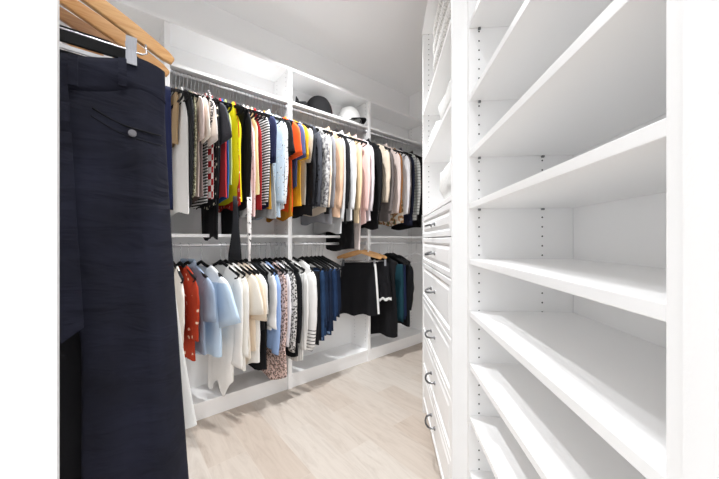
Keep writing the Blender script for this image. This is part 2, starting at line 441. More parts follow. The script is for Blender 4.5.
def sleeve(path, hw, T, seed):
    """tapered cloth tube following a path in the XZ plane"""
    pts = [Vector((p[0], 0, p[1])) for p in path]
    # resample
    dense = []; hws = []
    for i in range(len(pts)-1):
        for k in range(5):
            f = k/5; dense.append(pts[i].lerp(pts[i+1], f)); hws.append(hw[i]+(hw[i+1]-hw[i])*f)
    dense.append(pts[-1]); hws.append(hw[-1])
    for _ in range(2):
        dense = [dense[0]]+[(dense[i-1]+dense[i]*2+dense[i+1])/4 for i in range(1, len(dense)-1)]+[dense[-1]]
    m = MB(); rs = []; n = 12
    for i, p in enumerate(dense):
        d = (dense[min(i+1, len(dense)-1)]-dense[max(i-1, 0)]).normalized()
        c = Vector((0, 1, 0)).cross(d)
        th = T*(.5+.5*min(1, i/4))
        w = hws[i]*(1+.12*noise.noise(Vector((seed, i*.45, 0))))
        rs.append([p + c*w*math.cos(2*PI*k/n) + Vector((0, 1, 0))*(th*math.copysign(abs(math.sin(2*PI*k/n))**.7, math.sin(2*PI*k/n)) + T*.3*noise.noise(Vector((seed*3, i*.3, 1)))) for k in range(n)])
    return m.rings(rs, cap0=True, cap1=True)

def collar(root, b, mat, h=.03):
    m = MB(); rs = []
    n = 20
    for i in range(4):
        ring = []
        for k in range(n):
            a = 2*PI*k/n; x = b.nw*1.02*math.cos(a); y = max(b.T, .012)*1.05*math.sin(a)
            zz = b.z0 - (b.nd*.55 if math.sin(a) < 0 else 0)*abs(math.sin(a)) + [.0, .026, .024, -.008][i]*h/.03
            e = [1, .97, 1.08, 1.25][i]
            ring.append((x*e, y*e, zz))
        rs.append(ring)
    m.rings(rs, cap0=False, cap1=False).build('collar', mat, root, smooth=True, thick=.001)

def make_top(root, kind, hem, T, mat, seed, o):
    sw = o.get('sw', .195); nw = o.get('nw', .07); nd = o.get('nd', .07)
    W = o.get('W', sw*.93); Wh = o.get('Wh', W*1.03)
    if kind == 'tank': sw = o.get('sw', .125); nw = o.get('nw', .095); nd = o.get('nd', .13); W = o.get('W', .178); Wh = o.get('Wh', .192)
    b = Body(sw, W, Wh, hem, T, nw, nd, seed, fold=o.get('fold', .65), hemw=o.get('hemw', .012), drop=.07 if kind != 'tank' else .045)
    b.mesh().build('body', mat, root, smooth=True)
    zt = b.z0-.07
    sm = o.get('sleeve_mat', mat)
    sl = o.get('sl', None)
    for sg in (1, -1):
        lim = 1 if sg > 0 else -.2        # the wall side hangs closer in
        if kind in ('tee', 'shirt') and sl is None or sl == 'short':
            L_ = o.get('slen', .20); ou = o.get('out', .05)*lim
            path = [(sg*(sw-.03), zt-.035), (sg*(sw+.012*lim), zt-.07), (sg*(sw-.01+ou), zt-.05-L_)]
            hw = [.045, .062, o.get('cuff', .066)] if sg > 0 else [.04, .045, .045]
        elif kind in ('long', 'jacket') or sl == 'long':
            L_ = min(o.get('slen', .56), (zt-hem)*1.06+.0)
            path = [(sg*(sw-.028), zt-.03), (sg*(sw-.012), zt-.08), (sg*(sw-.004), zt-.3*L_/.56), (sg*(sw-.012), zt-.45*L_/.56), (sg*(sw-.022), zt-L_)]
            hw = [.034, .046, .043, .039, o.get('cuff', .034)]
        else: continue
        sleeve(path, hw, T*.9, seed+sg*3).build('sleeve', sm, root, smooth=True)
        if kind in ('long', 'jacket') and o.get('cuffmat'):
            p = path[-1]; sleeve([(p[0], p[1]+.005), (p[0], p[1]-o.get('cufflen', .05))], [.034, .032], T*.9, seed).build('cuff', o['cuffmat'], root, smooth=True)
    if kind in ('shirt', 'jacket') or o.get('collar'): collar(root, b, o.get('collar_mat', mat))
    if kind == 'shirt' or o.get('placket'):
        m = MB(); rs = []
        for i in range(15):
            q = .14+.84*i/14; p0 = Vector(b.pt(PI*1.5-.12, q)); p1 = Vector(b.pt(PI*1.5+.12, q)); e = Vector((0, -.0025, 0))
            rs.append([p0+e, p1+e, p1+e*.2, p0+e*.2])
        m.rings(rs).build('placket', mat, root)
        for i in range(6):
            q = .17+.13*i; p = Vector(b.pt(PI*1.5, q))+Vector((0, -.004, 0))
            bt = MB(); bt.tube([p, p+Vector((0, -.002, 0))], .0045, 10, up=(1, 0, 0)); bt.build('button', PLASTIC, root)
    if o.get('tie'):                  # neck bow tie
        m = MB(); y = -T*1.15-.004
        m.bar([(-.035, y, b.z0-.115), (0, y-.004, b.z0-.11), (.035, y, b.z0-.117)], [.010, .004, .010], .004)
        m.bar([(0, y, b.z0-.11), (-.012, y, b.z0-.17)], .005, .003); m.bar([(0, y, b.z0-.11), (.014, y, b.z0-.155)], .005, .003)
        m.build('neck_tie', VELVET, root)
    if o.get('trim'):                 # ruffled sleeve edging
        m = MB(); p = []
        for k in range(46):
            f = k/45
            p.append((sw-.005+.055*math.sin(PI*f)+.004*math.sin(k*2.1), -T*.9+.004*math.cos(k*2.1), zt+.045-.27*f))
        m.tube(p, .0075, 6).build('ruffle_edging', o['trim'], root, smooth=True)
    return b

def make_fold(root, hem, T, mat, seed, o):
    """trousers folded over the hanger's bottom bar"""
    zb = HN-.004-.072-.024+.006
    w = o.get('w', .17); m = MB(); rs = []; rnd = random.Random(seed); hem2 = hem+rnd.uniform(.02, .06)
    xs = [(-1+2*k/14) for k in range(15)]; ph = rnd.uniform(0, 6); off = o.get('x', .0)
    prof = []
    for k in range(11): f = k/10; prof.append((-1, hem+(zb-.012-hem)*f))
    for k in range(1, 6): a = PI-PI*k/6; prof.append((math.cos(a), zb-.012+.014*math.sin(a)))
    for k in range(11): f = k/10; prof.append((1, zb-.012+(hem2-zb+.012)*f))
    for (sx, z) in prof:
        q = min(1, max(0, (zb-z)/(zb-hem)))
        rs.append([(off+x*w*(1+.06*q), sx*T*(.55+.3*q) + T*.35*q*math.sin(4*x+ph+sx), z+.01*q*math.sin(3*x+ph)) for x in xs])
    m.rings(rs, closed=False, cap0=False, cap1=False).build('folded_legs', mat, root, smooth=True, thick=min(.006, T*.4))
    if o.get('frayed'):
        f = MB(); f.bar([(off-w, -T*.9, hem+.012), (off, -T*.9, hem+.008), (off+w, -T*.9, hem+.014)], .008, .003); f.build('turned_hem', cloth('#5f7da6', 'denim', '#8fa8c8'), root)

G_BLACK = 'black velvet hangers on the two long rods'
ROWS = {'u': (RZ_UP+RR, 'clothes on the upper rod'), 'l': (RZ_LO+RR, 'clothes on the lower rod')}
KINDMAT = {}
def hang(row, u, rot, hem, T, kind, col, pat, col2, col3, name, cat, label, hlabel, o, seed):
    z, grp = ROWS[row]
    mat = cloth(col, pat, col2 or '#ffffff', col3)
    rz = R(rot-90)
    h = thing('clothes_hanger', hlabel, 'hanger', (u, RV, z), rz, G_BLACK)
    if o.get('hanger') == 'white': velvet_hanger(h, .2, True, PLASTIC)
    else: velvet_hanger(h, .195, True)
    g = thing(name, label, cat, (u, RV, z), rz, grp)
    o = dict(o)
    for k in ('sleeve_mat', 'trim', 'cuffmat', 'collar_mat'):
        if k in o: o[k] = cloth(*o[k])
    if kind == 'fold': make_fold(g, hem, T, mat, seed, o)
    else: make_top(g, kind, hem, T, mat, seed, o)
    return g

CLOTHES = [
    ('u', 0.286, 8.2, -0.448, 0.0073, 'tank', '#b59b78', None, None, None, 'camisole', 'top', 'tan strappy camisole leftmost on the upper rod', 'black velvet hanger holding the tan strappy camisole', {'W': 0.11, 'Wh': 0.1, 'sw': 0.1, 'nw': 0.07}),
    ('u', 0.3057, 9.2, -0.841, 0.0073, 'tank', '#f1f0ee', None, None, None, 'blouse', 'blouse', 'long white satin sleeveless blouse near the left end of the upper rod', 'black velvet hanger holding the long white satin sleeveless blouse', {'W': 0.185, 'Wh': 0.21}),
    ('u', 0.3258, 7.3, -0.824, 0.0074, 'long', '#2c2d30', None, None, None, 'top', 'top', 'charcoal black long-sleeved top right beside the white satin blouse', 'black velvet hanger holding the charcoal black long-sleeved top', {}),
    ('u', 0.3459, 5.6, -0.774, 0.0074, 'long', '#8d8c6e', 'speck', '#d9d5bd', '#4c4a3a', 'blouse', 'blouse', 'olive and cream speckled blouse beside the charcoal black top', 'black velvet hanger holding the olive and cream speckled blouse', {}),
    ('u', 0.366, 7.0, -0.752, 0.0074, 'tee', '#e2d0ca', None, None, None, 'blouse', 'blouse', 'pale pink short-sleeved blouse right of the olive speckled blouse', 'black velvet hanger holding the pale pink short-sleeved blouse', {'out': 0.03, 'cuff': 0.055}),
    ('u', 0.3862, 7.3, -0.758, 0.0074, 'tee', '#8d7f7d', None, None, None, 't_shirt', 't-shirt', 'mauve grey top with a cream sleeve in front', 'black velvet hanger holding the mauve grey top', {'sleeve_mat': ('#eee6db',)}),
    ('u', 0.4063, 11.1, -0.788, 0.0075, 'tee', '#1b1b1e', 'hstripe', '#f1f1f0', None, 't_shirt', 't-shirt', 'black and white striped top with ruffled sleeve left of the charcoal t-shirt', 'black velvet hanger holding the black and white striped top with ruffled sleeve', {'sleeve_mat': ('#e8e0dc',), 'trim': ('#4b4648', 'speck', '#e8e4e2', '#222222'), 'slen': 0.21}),
    ('u', 0.4264, 10.9, -0.745, 0.0075, 'tank', '#b3262c', 'check', '#f3efec', None, 'top', 'top', 'red and white checked top beside the white ruffled blouse', 'black velvet hanger holding the red and white checked top', {'sw': 0.19, 'W': 0.195}),
    ('u', 0.4466, 15.9, -0.653, 0.0075, 'tee', '#3b3c42', None, None, None, 't_shirt', 't-shirt', 'charcoal t-shirt with wide flared sleeve left of the coral red top', 'black velvet hanger holding the charcoal t-shirt with wide flared sleeve', {'out': 0.055, 'cuff': 0.085, 'slen': 0.19}),
    ('u', 0.4668, 4.1, -0.794, 0.0075, 'long', '#17181b', 'dots', '#dcd6c4', None, 'blouse', 'blouse', 'black blouse with cream dots behind the charcoal flared sleeve', 'black velvet hanger holding the black blouse with cream dots', {}),
    ('u', 0.487, 6.3, -0.982, 0.0075, 'dress', '#141417', None, None, None, 'dress', 'dress', 'long plain black dress left of the coral red top', 'black velvet hanger holding the long plain black dress', {'Wh': 0.13, 'nd': 0.1}),
    ('u', 0.5072, 10.4, -0.741, 0.0075, 'tank', '#e04850', None, None, None, 'top', 'top', 'coral red top left of the blue top', 'black velvet hanger holding the coral red top', {}),
    ('u', 0.5274, 5.7, -0.758, 0.0075, 'tank', '#2f62aa', None, None, None, 'top', 'top', 'bright blue top between coral red and lime tops', 'black velvet hanger holding the bright blue top', {}),
    ('u', 0.5476, 5.2, -0.667, 0.0075, 'tank', '#c5cf86', None, None, None, 'top', 'top', 'pale lime green top left of the yellow top', 'black velvet hanger holding the pale lime green top', {}),
    ('u', 0.5781, 15.0, -0.758, 0.0133, 'tank', '#f1e022', None, None, None, 'top', 'top', 'bright yellow sleeveless top left of two black blouses', 'black velvet hanger holding the bright yellow sleeveless top', {}),
    ('u', 0.6035, 4.0, -0.791, 0.006, 'tank', '#d8382c', 'floral', '#f2e9e2', '#d24a30', 'top', 'top', 'red and white floral top under the edge of the yellow top', 'black velvet hanger holding the red and white floral top', {}),
    ('u', 0.6146, 8.3, -0.958, 0.006, 'dress', '#131316', None, None, None, 'dress', 'dress', 'black dress with long skirt right of the bright yellow top', 'black velvet hanger holding the black dress with long skirt', {'Wh': 0.12, 'W': 0.15, 'nd': 0.1}),
    ('u', 0.6308, 10.1, -0.792, 0.006, 'long', '#1b1c21', None, None, None, 'blouse', 'blouse', 'inky black long-sleeved blouse left of the pale pink floral top', 'black velvet hanger holding the inky black long-sleeved blouse', {}),
    ('u', 0.6511, 10.1, -0.833, 0.0075, 'tank', '#e9e6e4', 'floral', '#3a3638', None, 'top', 'top', 'white top with black floral print squeezed left of the pale pink top', 'black velvet hanger holding the white top with black floral print', {}),
    ('u', 0.6796, 7.9, -0.838, 0.0142, 'tank', '#efcfcb', 'floral', '#e7b6b4', '#c79a98', 'blouse', 'blouse', 'pale pink floral sleeveless blouse left of the cream yellow top', 'black velvet hanger holding the pale pink floral sleeveless blouse', {}),
    ('u', 0.7082, 6.7, -0.717, 0.0075, 'tank', '#f0e8b4', None, None, None, 'top', 'top', 'cream yellow top between pale pink and dark red tops', 'black velvet hanger holding the cream yellow top', {}),
    ('u', 0.7286, 6.9, -0.792, 0.0075, 'tank', '#a6272b', None, None, None, 'top', 'top', 'dark red top left of the bold striped top', 'black velvet hanger holding the dark red top', {}),
    ('u', 0.749, 9.6, -0.772, 0.0076, 'long', '#141416', 'hstripe', '#f2f2f1', None, 'top', 'top', 'bold black and white striped long top left of the navy top', 'black velvet hanger holding the bold black and white striped long top', {}),
    ('u', 0.7694, 10.5, -0.776, 0.0076, 'tee', '#252a4c', None, None, None, 'top', 'top', 'navy blue top right of the bold striped top', 'black velvet hanger holding the navy blue top', {'slen': 0.26, 'out': 0.01}),
    ('u', 0.7899, 8.7, -0.781, 0.0076, 'tank', '#cf9a34', None, None, None, 'top', 'top', 'mustard gold top between navy and pale blue shirts', 'black velvet hanger holding the mustard gold top', {}),
    ('u', 0.8104, 3.1, -0.845, 0.0076, 'tank', '#a9adad', None, None, None, 'top', 'top', 'sheer grey top with a wide hem below the pale blue floral shirt', 'black velvet hanger holding the sheer grey top with a wide hem', {'Wh': 0.235}),
    ('u', 0.8309, 14.7, -0.836, 0.0076, 'long', '#cfe0ee', 'floral', '#eaf1f5', '#5c6c80', 'shirt', 'shirt', 'pale blue floral print shirt left of the white flecked shirt', 'black velvet hanger holding the pale blue floral print shirt', {'collar': 1, 'cuff': 0.05}),
    ('u', 0.8718, 10.2, -0.794, 0.0106, 'long', '#f3f3f2', 'smalldots', '#8d8d8f', None, 'shirt', 'shirt', 'white shirt flecked with grey left of the black top and orange tee', 'black velvet hanger holding the white shirt flecked with grey', {}),
    ('u', 0.8943, 6.0, -0.75, 0.0065, 'tee', '#1a1a1c', None, None, None, 't_shirt', 't-shirt', 'short black top left of the orange t-shirt', 'black velvet hanger holding the short black top', {}),
    ('u', 0.9319, 9.8, -0.792, 0.0076, 'tee', '#ef5a20', None, None, None, 't_shirt', 't-shirt', 'bright orange t-shirt in front of the first divider', 'black velvet hanger holding the bright orange t-shirt', {'out': 0.045, 'cuff': 0.07}),
    ('u', 0.9524, 2.7, -0.845, 0.0076, 'tank', '#bb7c1e', None, None, None, 'top', 'top', 'ochre brown top with low hem below the orange t-shirt', 'black velvet hanger holding the ochre brown top with low hem', {}),
    ('u', 0.9744, 9.1, -0.624, 0.0076, 'tee', '#50608c', None, None, None, 't_shirt', 't-shirt', 'slate blue t-shirt right of the orange t-shirt', 'black velvet hanger holding the slate blue t-shirt', {'out': 0.03}),
    ('u', 0.9949, 11.0, -0.764, 0.0076, 'tee', '#e8ae26', None, None, None, 't_shirt', 't-shirt', 'mustard yellow t-shirt right of the slate blue t-shirt', 'black velvet hanger holding the mustard yellow t-shirt', {'out': 0.02}),
    ('u', 1.0599, 10.6, -0.74, 0.0116, 'tee', '#b9b3a9', None, None, None, 't_shirt', 't-shirt', 'cream grey t-shirt left of the black and charcoal blouses', 'black velvet hanger holding the cream grey t-shirt', {'out': 0.0, 'sw': 0.17, 'cuff': 0.05}),
    ('u', 1.0912, 8.3, -0.817, 0.0127, 'long', '#1a1b20', None, None, None, 'blouse', 'blouse', 'plain black blouse left of the charcoal dotted blouse', 'black velvet hanger holding the plain black blouse', {}),
    ('u', 1.1447, 7.6, -0.727, 0.018, 'long', '#43454c', 'dots', '#17181c', None, 'blouse', 'blouse', 'charcoal blouse with dark dots left of the grey snake-print shirt', 'black velvet hanger holding the charcoal blouse with dark dots', {}),
    ('u', 1.1936, 12.9, -0.743, 0.0166, 'long', '#a3a1a0', 'snake', '#c8c6c4', '#67656a', 'shirt', 'shirt', 'grey snake-print shirt right of the charcoal dotted blouse', 'black velvet hanger holding the grey snake-print shirt', {}),
    ('u', 1.2385, 5.5, -0.794, 0.0074, 'long', '#ecdac6', None, None, None, 'blouse', 'blouse', 'cream blouse with black cuffs left of the grey long blouse', 'black velvet hanger holding the cream blouse with black cuffs', {'cuffmat': ('#151517',)}),
    ('u', 1.2644, 8.7, -0.86, 0.0096, 'long', '#8c8c91', None, None, None, 'blouse', 'blouse', 'mid grey long blouse left of the peach jacket', 'black velvet hanger holding the mid grey long blouse', {}),
    ('u', 1.3261, 11.4, -0.811, 0.0172, 'jacket', '#dcb89c', None, None, None, 'jacket', 'jacket', 'peach tan jacket right of the mid grey blouse', 'black velvet hanger holding the peach tan jacket', {}),
    ('u', 1.3727, 4.1, -0.933, 0.0091, 'long', '#c6c7c8', None, None, None, 'cardigan', 'cardigan', 'light grey long cardigan behind the peach jacket', 'black velvet hanger holding the light grey long cardigan', {'slen': 0.66}),
    ('u', 1.4073, 5.4, -0.855, 0.0176, 'jacket', '#18181b', None, None, None, 'jacket', 'jacket', 'slim black blazer left of the crisp white blazer', 'black velvet hanger holding the slim black blazer', {}),
    ('u', 1.4646, 7.7, -0.829, 0.0121, 'jacket', '#f2f2f4', None, None, None, 'jacket', 'jacket', 'crisp white blazer between two black garments', 'black velvet hanger holding the crisp white blazer', {}),
    ('u', 1.4974, 2.5, -1.074, 0.0138, 'dress', '#111113', None, None, None, 'dress', 'dress', 'black dress reaching past the middle shelf behind the white blazer', 'black velvet hanger holding the black dress reaching past the middle shelf', {'nd': 0.1}),
    ('u', 1.5434, 2.6, -0.85, 0.0116, 'jacket', '#e2cba8', None, None, None, 'jacket', 'jacket', 'sandy cream jacket left of the blush pink jacket', 'black velvet hanger holding the sandy cream jacket', {}),
    ('u', 1.584, 1.6, -1.076, 0.0065, 'dress', '#e9dcd8', None, None, None, 'dress', 'dress', 'pale blush dress reaching past the middle shelf behind the pink jacket', 'black velvet hanger holding the pale blush dress reaching past the middle shelf', {'sw': 0.18, 'nd': 0.1}),
    ('u', 1.6086, 9.2, -0.863, 0.0091, 'jacket', '#e6c6c1', None, None, None, 'jacket', 'jacket', 'blush pink jacket right of the sandy cream jacket', 'black velvet hanger holding the blush pink jacket', {}),
    ('u', 1.6766, 1.8, -0.845, 0.018, 'long', '#e2dbe0', None, None, None, 'blouse', 'blouse', 'pale lilac long blouse right of the blush pink jacket', 'black velvet hanger holding the pale lilac long blouse', {}),
    ('u', 1.7621, 3.8, -0.893, 0.018, 'jacket', '#121215', None, None, None, 'jacket', 'jacket', 'black wool jacket at the second divider', 'black velvet hanger holding the black wool jacket', {}),
    ('u', 1.848, 6.9, -0.637, 0.018, 'long', '#e8d8c4', None, None, None, 'blouse', 'blouse', 'short cream blouse with beaded cuff first right of the second divider', 'black velvet hanger holding the short cream blouse with beaded cuff', {}),
    ('u', 1.9035, 3.5, -0.819, 0.018, 'long', '#706967', None, None, None, 'cardigan', 'cardigan', 'taupe grey cardigan left of the pale blush blazer', 'black velvet hanger holding the taupe grey cardigan', {}),
    ('u', 1.9794, 8.2, -0.761, 0.0148, 'jacket', '#e8d7d0', None, None, None, 'jacket', 'jacket', 'pale blush long blazer right of the taupe cardigan', 'black velvet hanger holding the pale blush long blazer', {}),
    ('u', 2.0195, 3.8, -0.741, 0.0148, 'long', '#9c6a40', None, None, None, 'blouse', 'blouse', 'copper brown blouse peeking right of the pale blush blazer', 'black velvet hanger holding the copper brown blouse', {}),
    ('u', 2.0659, 2.9, -0.848, 0.0126, 'tank', '#b98a5c', 'print', '#e6e0d4', '#55604a', 'top', 'top', 'multicoloured printed top hem showing below the white blouse', 'black velvet hanger holding the multicoloured printed top', {}),
    ('u', 2.0999, 9.5, -0.745, 0.0126, 'long', '#f0eff2', None, None, None, 'blouse', 'blouse', 'soft white blouse left of the navy jacket', 'black velvet hanger holding the soft white blouse', {}),
    ('u', 2.1425, 1.9, -0.716, 0.0155, 'long', '#7c7270', None, None, None, 'blouse', 'blouse', 'brown grey blouse right of the soft white blouse', 'black velvet hanger holding the brown grey blouse', {}),
    ('u', 2.1843, 4.4, -0.845, 0.0155, 'jacket', '#191d30', None, None, None, 'jacket', 'jacket', 'dark navy jacket left of the pale plaid shirt', 'black velvet hanger holding the dark navy jacket', {}),
    ('u', 2.2743, 3.9, -0.813, 0.018, 'long', '#cfd0cc', 'plaid', '#8f928f', None, 'shirt', 'shirt', 'pale grey plaid shirt near the end wall on the upper rod', 'black velvet hanger holding the pale grey plaid shirt', {}),
    ('u', 2.3476, 4.9, -0.878, 0.018, 'jacket', '#101012', None, None, None, 'jacket', 'jacket', 'black jacket last on the upper rod by the end wall', 'black velvet hanger holding the black jacket', {}),
    ('l', 0.296, 4.4, -0.54, 0.0124, 'long', '#eee8de', None, None, None, 'blouse', 'blouse', 'cream lace blouse leftmost on the lower rod', 'black velvet hanger holding the cream lace blouse', {'sw': 0.17, 'W': 0.17}),
    ('l', 0.3294, 13.0, -0.656, 0.0124, 'long', '#a8381f', 'bigfloral', '#b5452a', '#ecd2ba', 'shirt', 'shirt', 'rust red floral shirt second from left on the lower rod', 'black velvet hanger holding the rust red floral shirt', {'slen': 0.34, 'cuff': 0.055}),
    ('l', 0.3695, 18.7, -0.624, 0.0148, 'shirt', '#8fa0b8', 'linen', '#a7b6c9', None, 'shirt', 'shirt', 'blue chambray shirt between the rust floral and pale blue shirts', 'black velvet hanger holding the blue chambray shirt', {'out': 0.03}),
    ('l', 0.4422, 20.7, -0.669, 0.018, 'tee', '#c3d7ea', 'band', '#f1f4f7', None, 'shirt', 'shirt', 'pale blue and white short-sleeved shirt right of the chambray shirt', 'black velvet hanger holding the pale blue and white short-sleeved shirt', {'out': 0.085, 'cuff': 0.1, 'slen': 0.23, 'nd': 0.11}),
    ('l', 0.5548, 16.4, -0.905, 0.0118, 'long', '#f6f4f0', None, None, None, 'blouse', 'blouse', 'long white blouse with a black neck tie right of the pale blue shirt', 'black velvet hanger holding the long white blouse with a black neck tie', {'tie': 1, 'nd': 0.12, 'cuff': 0.06, 'W': 0.14, 'Wh': 0.13, 'hemw': 0.045, 'slen': 0.56}),
    ('l', 0.5868, 17.8, -0.756, 0.0118, 'long', '#f3f1ec', None, None, None, 'blouse', 'blouse', 'ivory long-sleeved blouse right of the black-tied white blouse', 'black velvet hanger holding the ivory long-sleeved blouse', {'cuff': 0.055, 'hemw': 0.04, 'slen': 0.5}),
    ('l', 0.6188, 19.2, -0.728, 0.0118, 'tee', '#efe7da', None, None, None, 'blouse', 'blouse', 'cream blouse with ruffled sleeve left of the beige blouse', 'black velvet hanger holding the cream blouse with ruffled sleeve', {'hemw': 0.035, 'out': 0.05, 'cuff': 0.085, 'slen': 0.2}),
    ('l', 0.6508, 18.9, -0.67, 0.0118, 'tee', '#ebdcc8', None, None, None, 'blouse', 'blouse', 'pale beige wide-sleeved blouse right of the cream ruffled blouse', 'black velvet hanger holding the pale beige wide-sleeved blouse', {'out': 0.03, 'cuff': 0.085, 'slen': 0.24}),
    ('l', 0.6828, 16.1, -0.785, 0.0118, 'tee', '#f3f2ef', None, None, None, 'blouse', 'blouse', 'bright white short-sleeved blouse right of the beige blouse', 'black velvet hanger holding the bright white short-sleeved blouse', {'hemw': 0.03, 'out': 0.03}),
    ('l', 0.7148, 17.9, -0.558, 0.0118, 'long', '#26272b', None, None, None, 'cardigan', 'cardigan', 'charcoal open cardigan left of the white balloon-sleeved blouse', 'black velvet hanger holding the charcoal open cardigan', {'sl': 'long', 'slen': 0.3}),
    ('l', 0.7468, 12.8, -0.827, 0.0118, 'dress', '#16161a', None, None, None, 'dress', 'dress', 'short black dress below the white sleeves on the lower rod', 'black velvet hanger holding the short black dress', {'nd': 0.1}),
    ('l', 0.7788, 14.2, -0.567, 0.0118, 'long', '#f5f5f5', None, None, None, 'blouse', 'blouse', 'white blouse with balloon sleeves left of the sky blue shirt', 'black velvet hanger holding the white blouse with balloon sleeves', {'cuff': 0.06, 'slen': 0.36}),
    ('l', 0.8108, 12.8, -0.702, 0.0118, 'long', '#9fbbe8', None, None, None, 'shirt', 'shirt', 'sky blue shirt left of the pink leopard dress', 'black velvet hanger holding the sky blue shirt', {}),
    ('l', 0.8527, 13.7, -0.9, 0.0118, 'dress', '#e3c8c0', 'leopard', '#5a4a46', '#c79a86', 'dress', 'dress', 'pink leopard print dress left of the white lilac shirt', 'black velvet hanger holding the pink leopard print dress', {'sl': 'long', 'Wh': 0.23, 'hemw': 0.025, 'nd': 0.1}),
    ('l', 0.8847, 12.7, -0.666, 0.0118, 'long', '#f1f0f4', 'vstripe', '#dcdce8', None, 'shirt', 'shirt', 'white and lilac striped shirt between two leopard prints', 'black velvet hanger holding the white and lilac striped shirt', {}),
    ('l', 0.9339, 10.8, -0.712, 0.0118, 'long', '#d9d8d6', 'leopard', '#2b2b2d', '#8d8b88', 'blouse', 'blouse', 'black and white leopard blouse left of the long black cardigan', 'black velvet hanger holding the black and white leopard blouse', {}),
    ('l', 0.9659, 13.4, -0.788, 0.0118, 'long', '#191a1e', None, None, None, 'cardigan', 'cardigan', 'long black cardigan in front of the first divider, lower rod', 'black velvet hanger holding the long black cardigan', {'slen': 0.5}),
    ('l', 0.9979, 18.8, -0.829, 0.0118, 'long', '#f2f1ef', 'vstripe', '#dad9d6', None, 'blouse', 'blouse', 'white pleated long-sleeved blouse first right of the divider, lower rod', 'black velvet hanger holding the white pleated long-sleeved blouse', {}),
    ('l', 1.0703, 17.2, -0.783, 0.018, 'long', '#f0efee', 'hemstripe', '#55565a', None, 'blouse', 'blouse', 'white blouse with striped hem left of the folded dark jeans', 'black velvet hanger holding the white blouse with striped hem', {}),
    ('l', 1.1473, 15.6, -0.74, 0.014, 'fold', '#17181d', None, None, None, 'folded_trousers', 'trousers', 'folded black trousers left of the blue jeans', 'black velvet hanger holding the folded black trousers', {}),
    ('l', 1.1851, 18.2, -0.728, 0.014, 'fold', '#1e3350', 'denim', '#35547d', None, 'folded_jeans', 'jeans', 'folded mid blue jeans second of the trousers by the white blouses', 'black velvet hanger holding the folded mid blue jeans', {'frayed': 1}),
    ('l', 1.227, 11.6, -0.629, 0.0126, 'fold', '#141f33', 'denim', '#22385a', None, 'folded_jeans', 'jeans', 'folded dark blue jeans right of the mid blue jeans', 'black velvet hanger holding the folded dark blue jeans', {}),
    ('l', 1.261, 13.5, -0.696, 0.0126, 'fold', '#131b2b', 'denim', '#1d3050', None, 'folded_jeans', 'jeans', 'folded navy jeans with the lower hem among the jeans', 'black velvet hanger holding the folded navy jeans', {'frayed': 1}),
    ('l', 1.295, 18.3, -0.612, 0.0126, 'fold', '#1a2c4a', 'denim', '#2d4973', None, 'folded_jeans', 'jeans', 'folded indigo jeans second from the black skirt', 'black velvet hanger holding the folded indigo jeans', {}),
    ('l', 1.329, 16.9, -0.587, 0.0126, 'fold', '#10182a', 'denim', '#1a2a46', None, 'folded_jeans', 'jeans', 'folded ink blue jeans closest to the black skirt', 'black velvet hanger holding the folded ink blue jeans', {}),
    ('l', 1.9604, 15.4, -0.86, 0.018, 'dress', '#131316', None, None, None, 'dress', 'dress', 'black dress on the lower rod right of the black shorts', 'black velvet hanger holding the black dress', {'Wh': 0.2, 'sw': 0.18, 'nd': 0.1}),
    ('l', 2.0704, 13.1, -0.747, 0.0148, 'fold', '#193f4a', None, None, None, 'folded_trousers', 'trousers', 'dark teal folded trousers right of the lower black dress', 'black velvet hanger holding the dark teal folded trousers', {}),
    ('l', 2.1104, 10.8, -0.716, 0.0148, 'fold', '#1d2848', None, None, None, 'folded_trousers', 'trousers', 'navy folded trousers beside the dark teal folded trousers', 'black velvet hanger holding the navy folded trousers', {}),
    ('l', 2.1504, 10.2, -0.789, 0.0148, 'long', '#101013', None, None, None, 'jacket', 'jacket', 'black long jacket near the empty white hanger', 'black velvet hanger holding the black long jacket', {'slen': 0.45}),
]
for i, row in enumerate(CLOTHES): hang(*row, seed=i+1)
def hang_strip(name, label, cat, loc, rot, pts, hws, mat):
    """a long narrow strip of cloth hanging from the upper rod: pts are (x, z) below loc"""
    g = thing(name, label, cat, loc, R(rot-90))
    m = MB(); rs = []
    P_ = [Vector((x, 0, z)) for x, z in pts]
    for i, p in enumerate(P_):
        w = hws[i]
        rs.append([p+Vector((w*math.cos(2*PI*k/12), .004*math.sin(2*PI*k/12)+.004*math.sin(i*1.3), 0)) for k in range(12)])
    m.rings(rs).build('cloth_strip', mat, g, smooth=True)
    return g
# ------------------------------------------------------------------ long-hang bay: trousers and wooden hangers
def wood_hanger(root, hw, drop, mat, clips=None, bar=None, hz=-.090):
    m = MB(); pts = []; ws = []
    for k in range(-14, 15):
        f = abs(k)/14; x = hw*k/14
        pts.append((x, .012*f*f, hz-.012-drop*(f**1.12))); ws.append(.0125+.004*math.sin(PI*min(1, f*1.02)) if f < .97 else .008)
    m.bar(pts, ws, .0065); m.build('hanger_arms', mat, root, bevel=.003)
    h = MB(); r = RR+.0022
    pp = [(0, 0, hz-.02), (0, 0, hz+.015), (.004, 0, -.045), (.010, 0, -.033)] + [(r*math.cos(R(-60+28*k)), 0, -RR+.001+r*math.sin(R(-60+28*k))) for k in range(9)]
    h.tube(pp, .002, 8); h.build('hook', CHROME, root, smooth=True)
    if bar: 
        b = MB(); b.tube([(-hw*.86, .008, bar), (hw*.86, .008, bar)], .004 if clips else .006, 8, up=(0, 0, 1)); b.build('hanger_bar', CHROME if clips else mat, root, smooth=True)
    for cx in clips or ():
        clip(root, cx, bar-.012, .008)
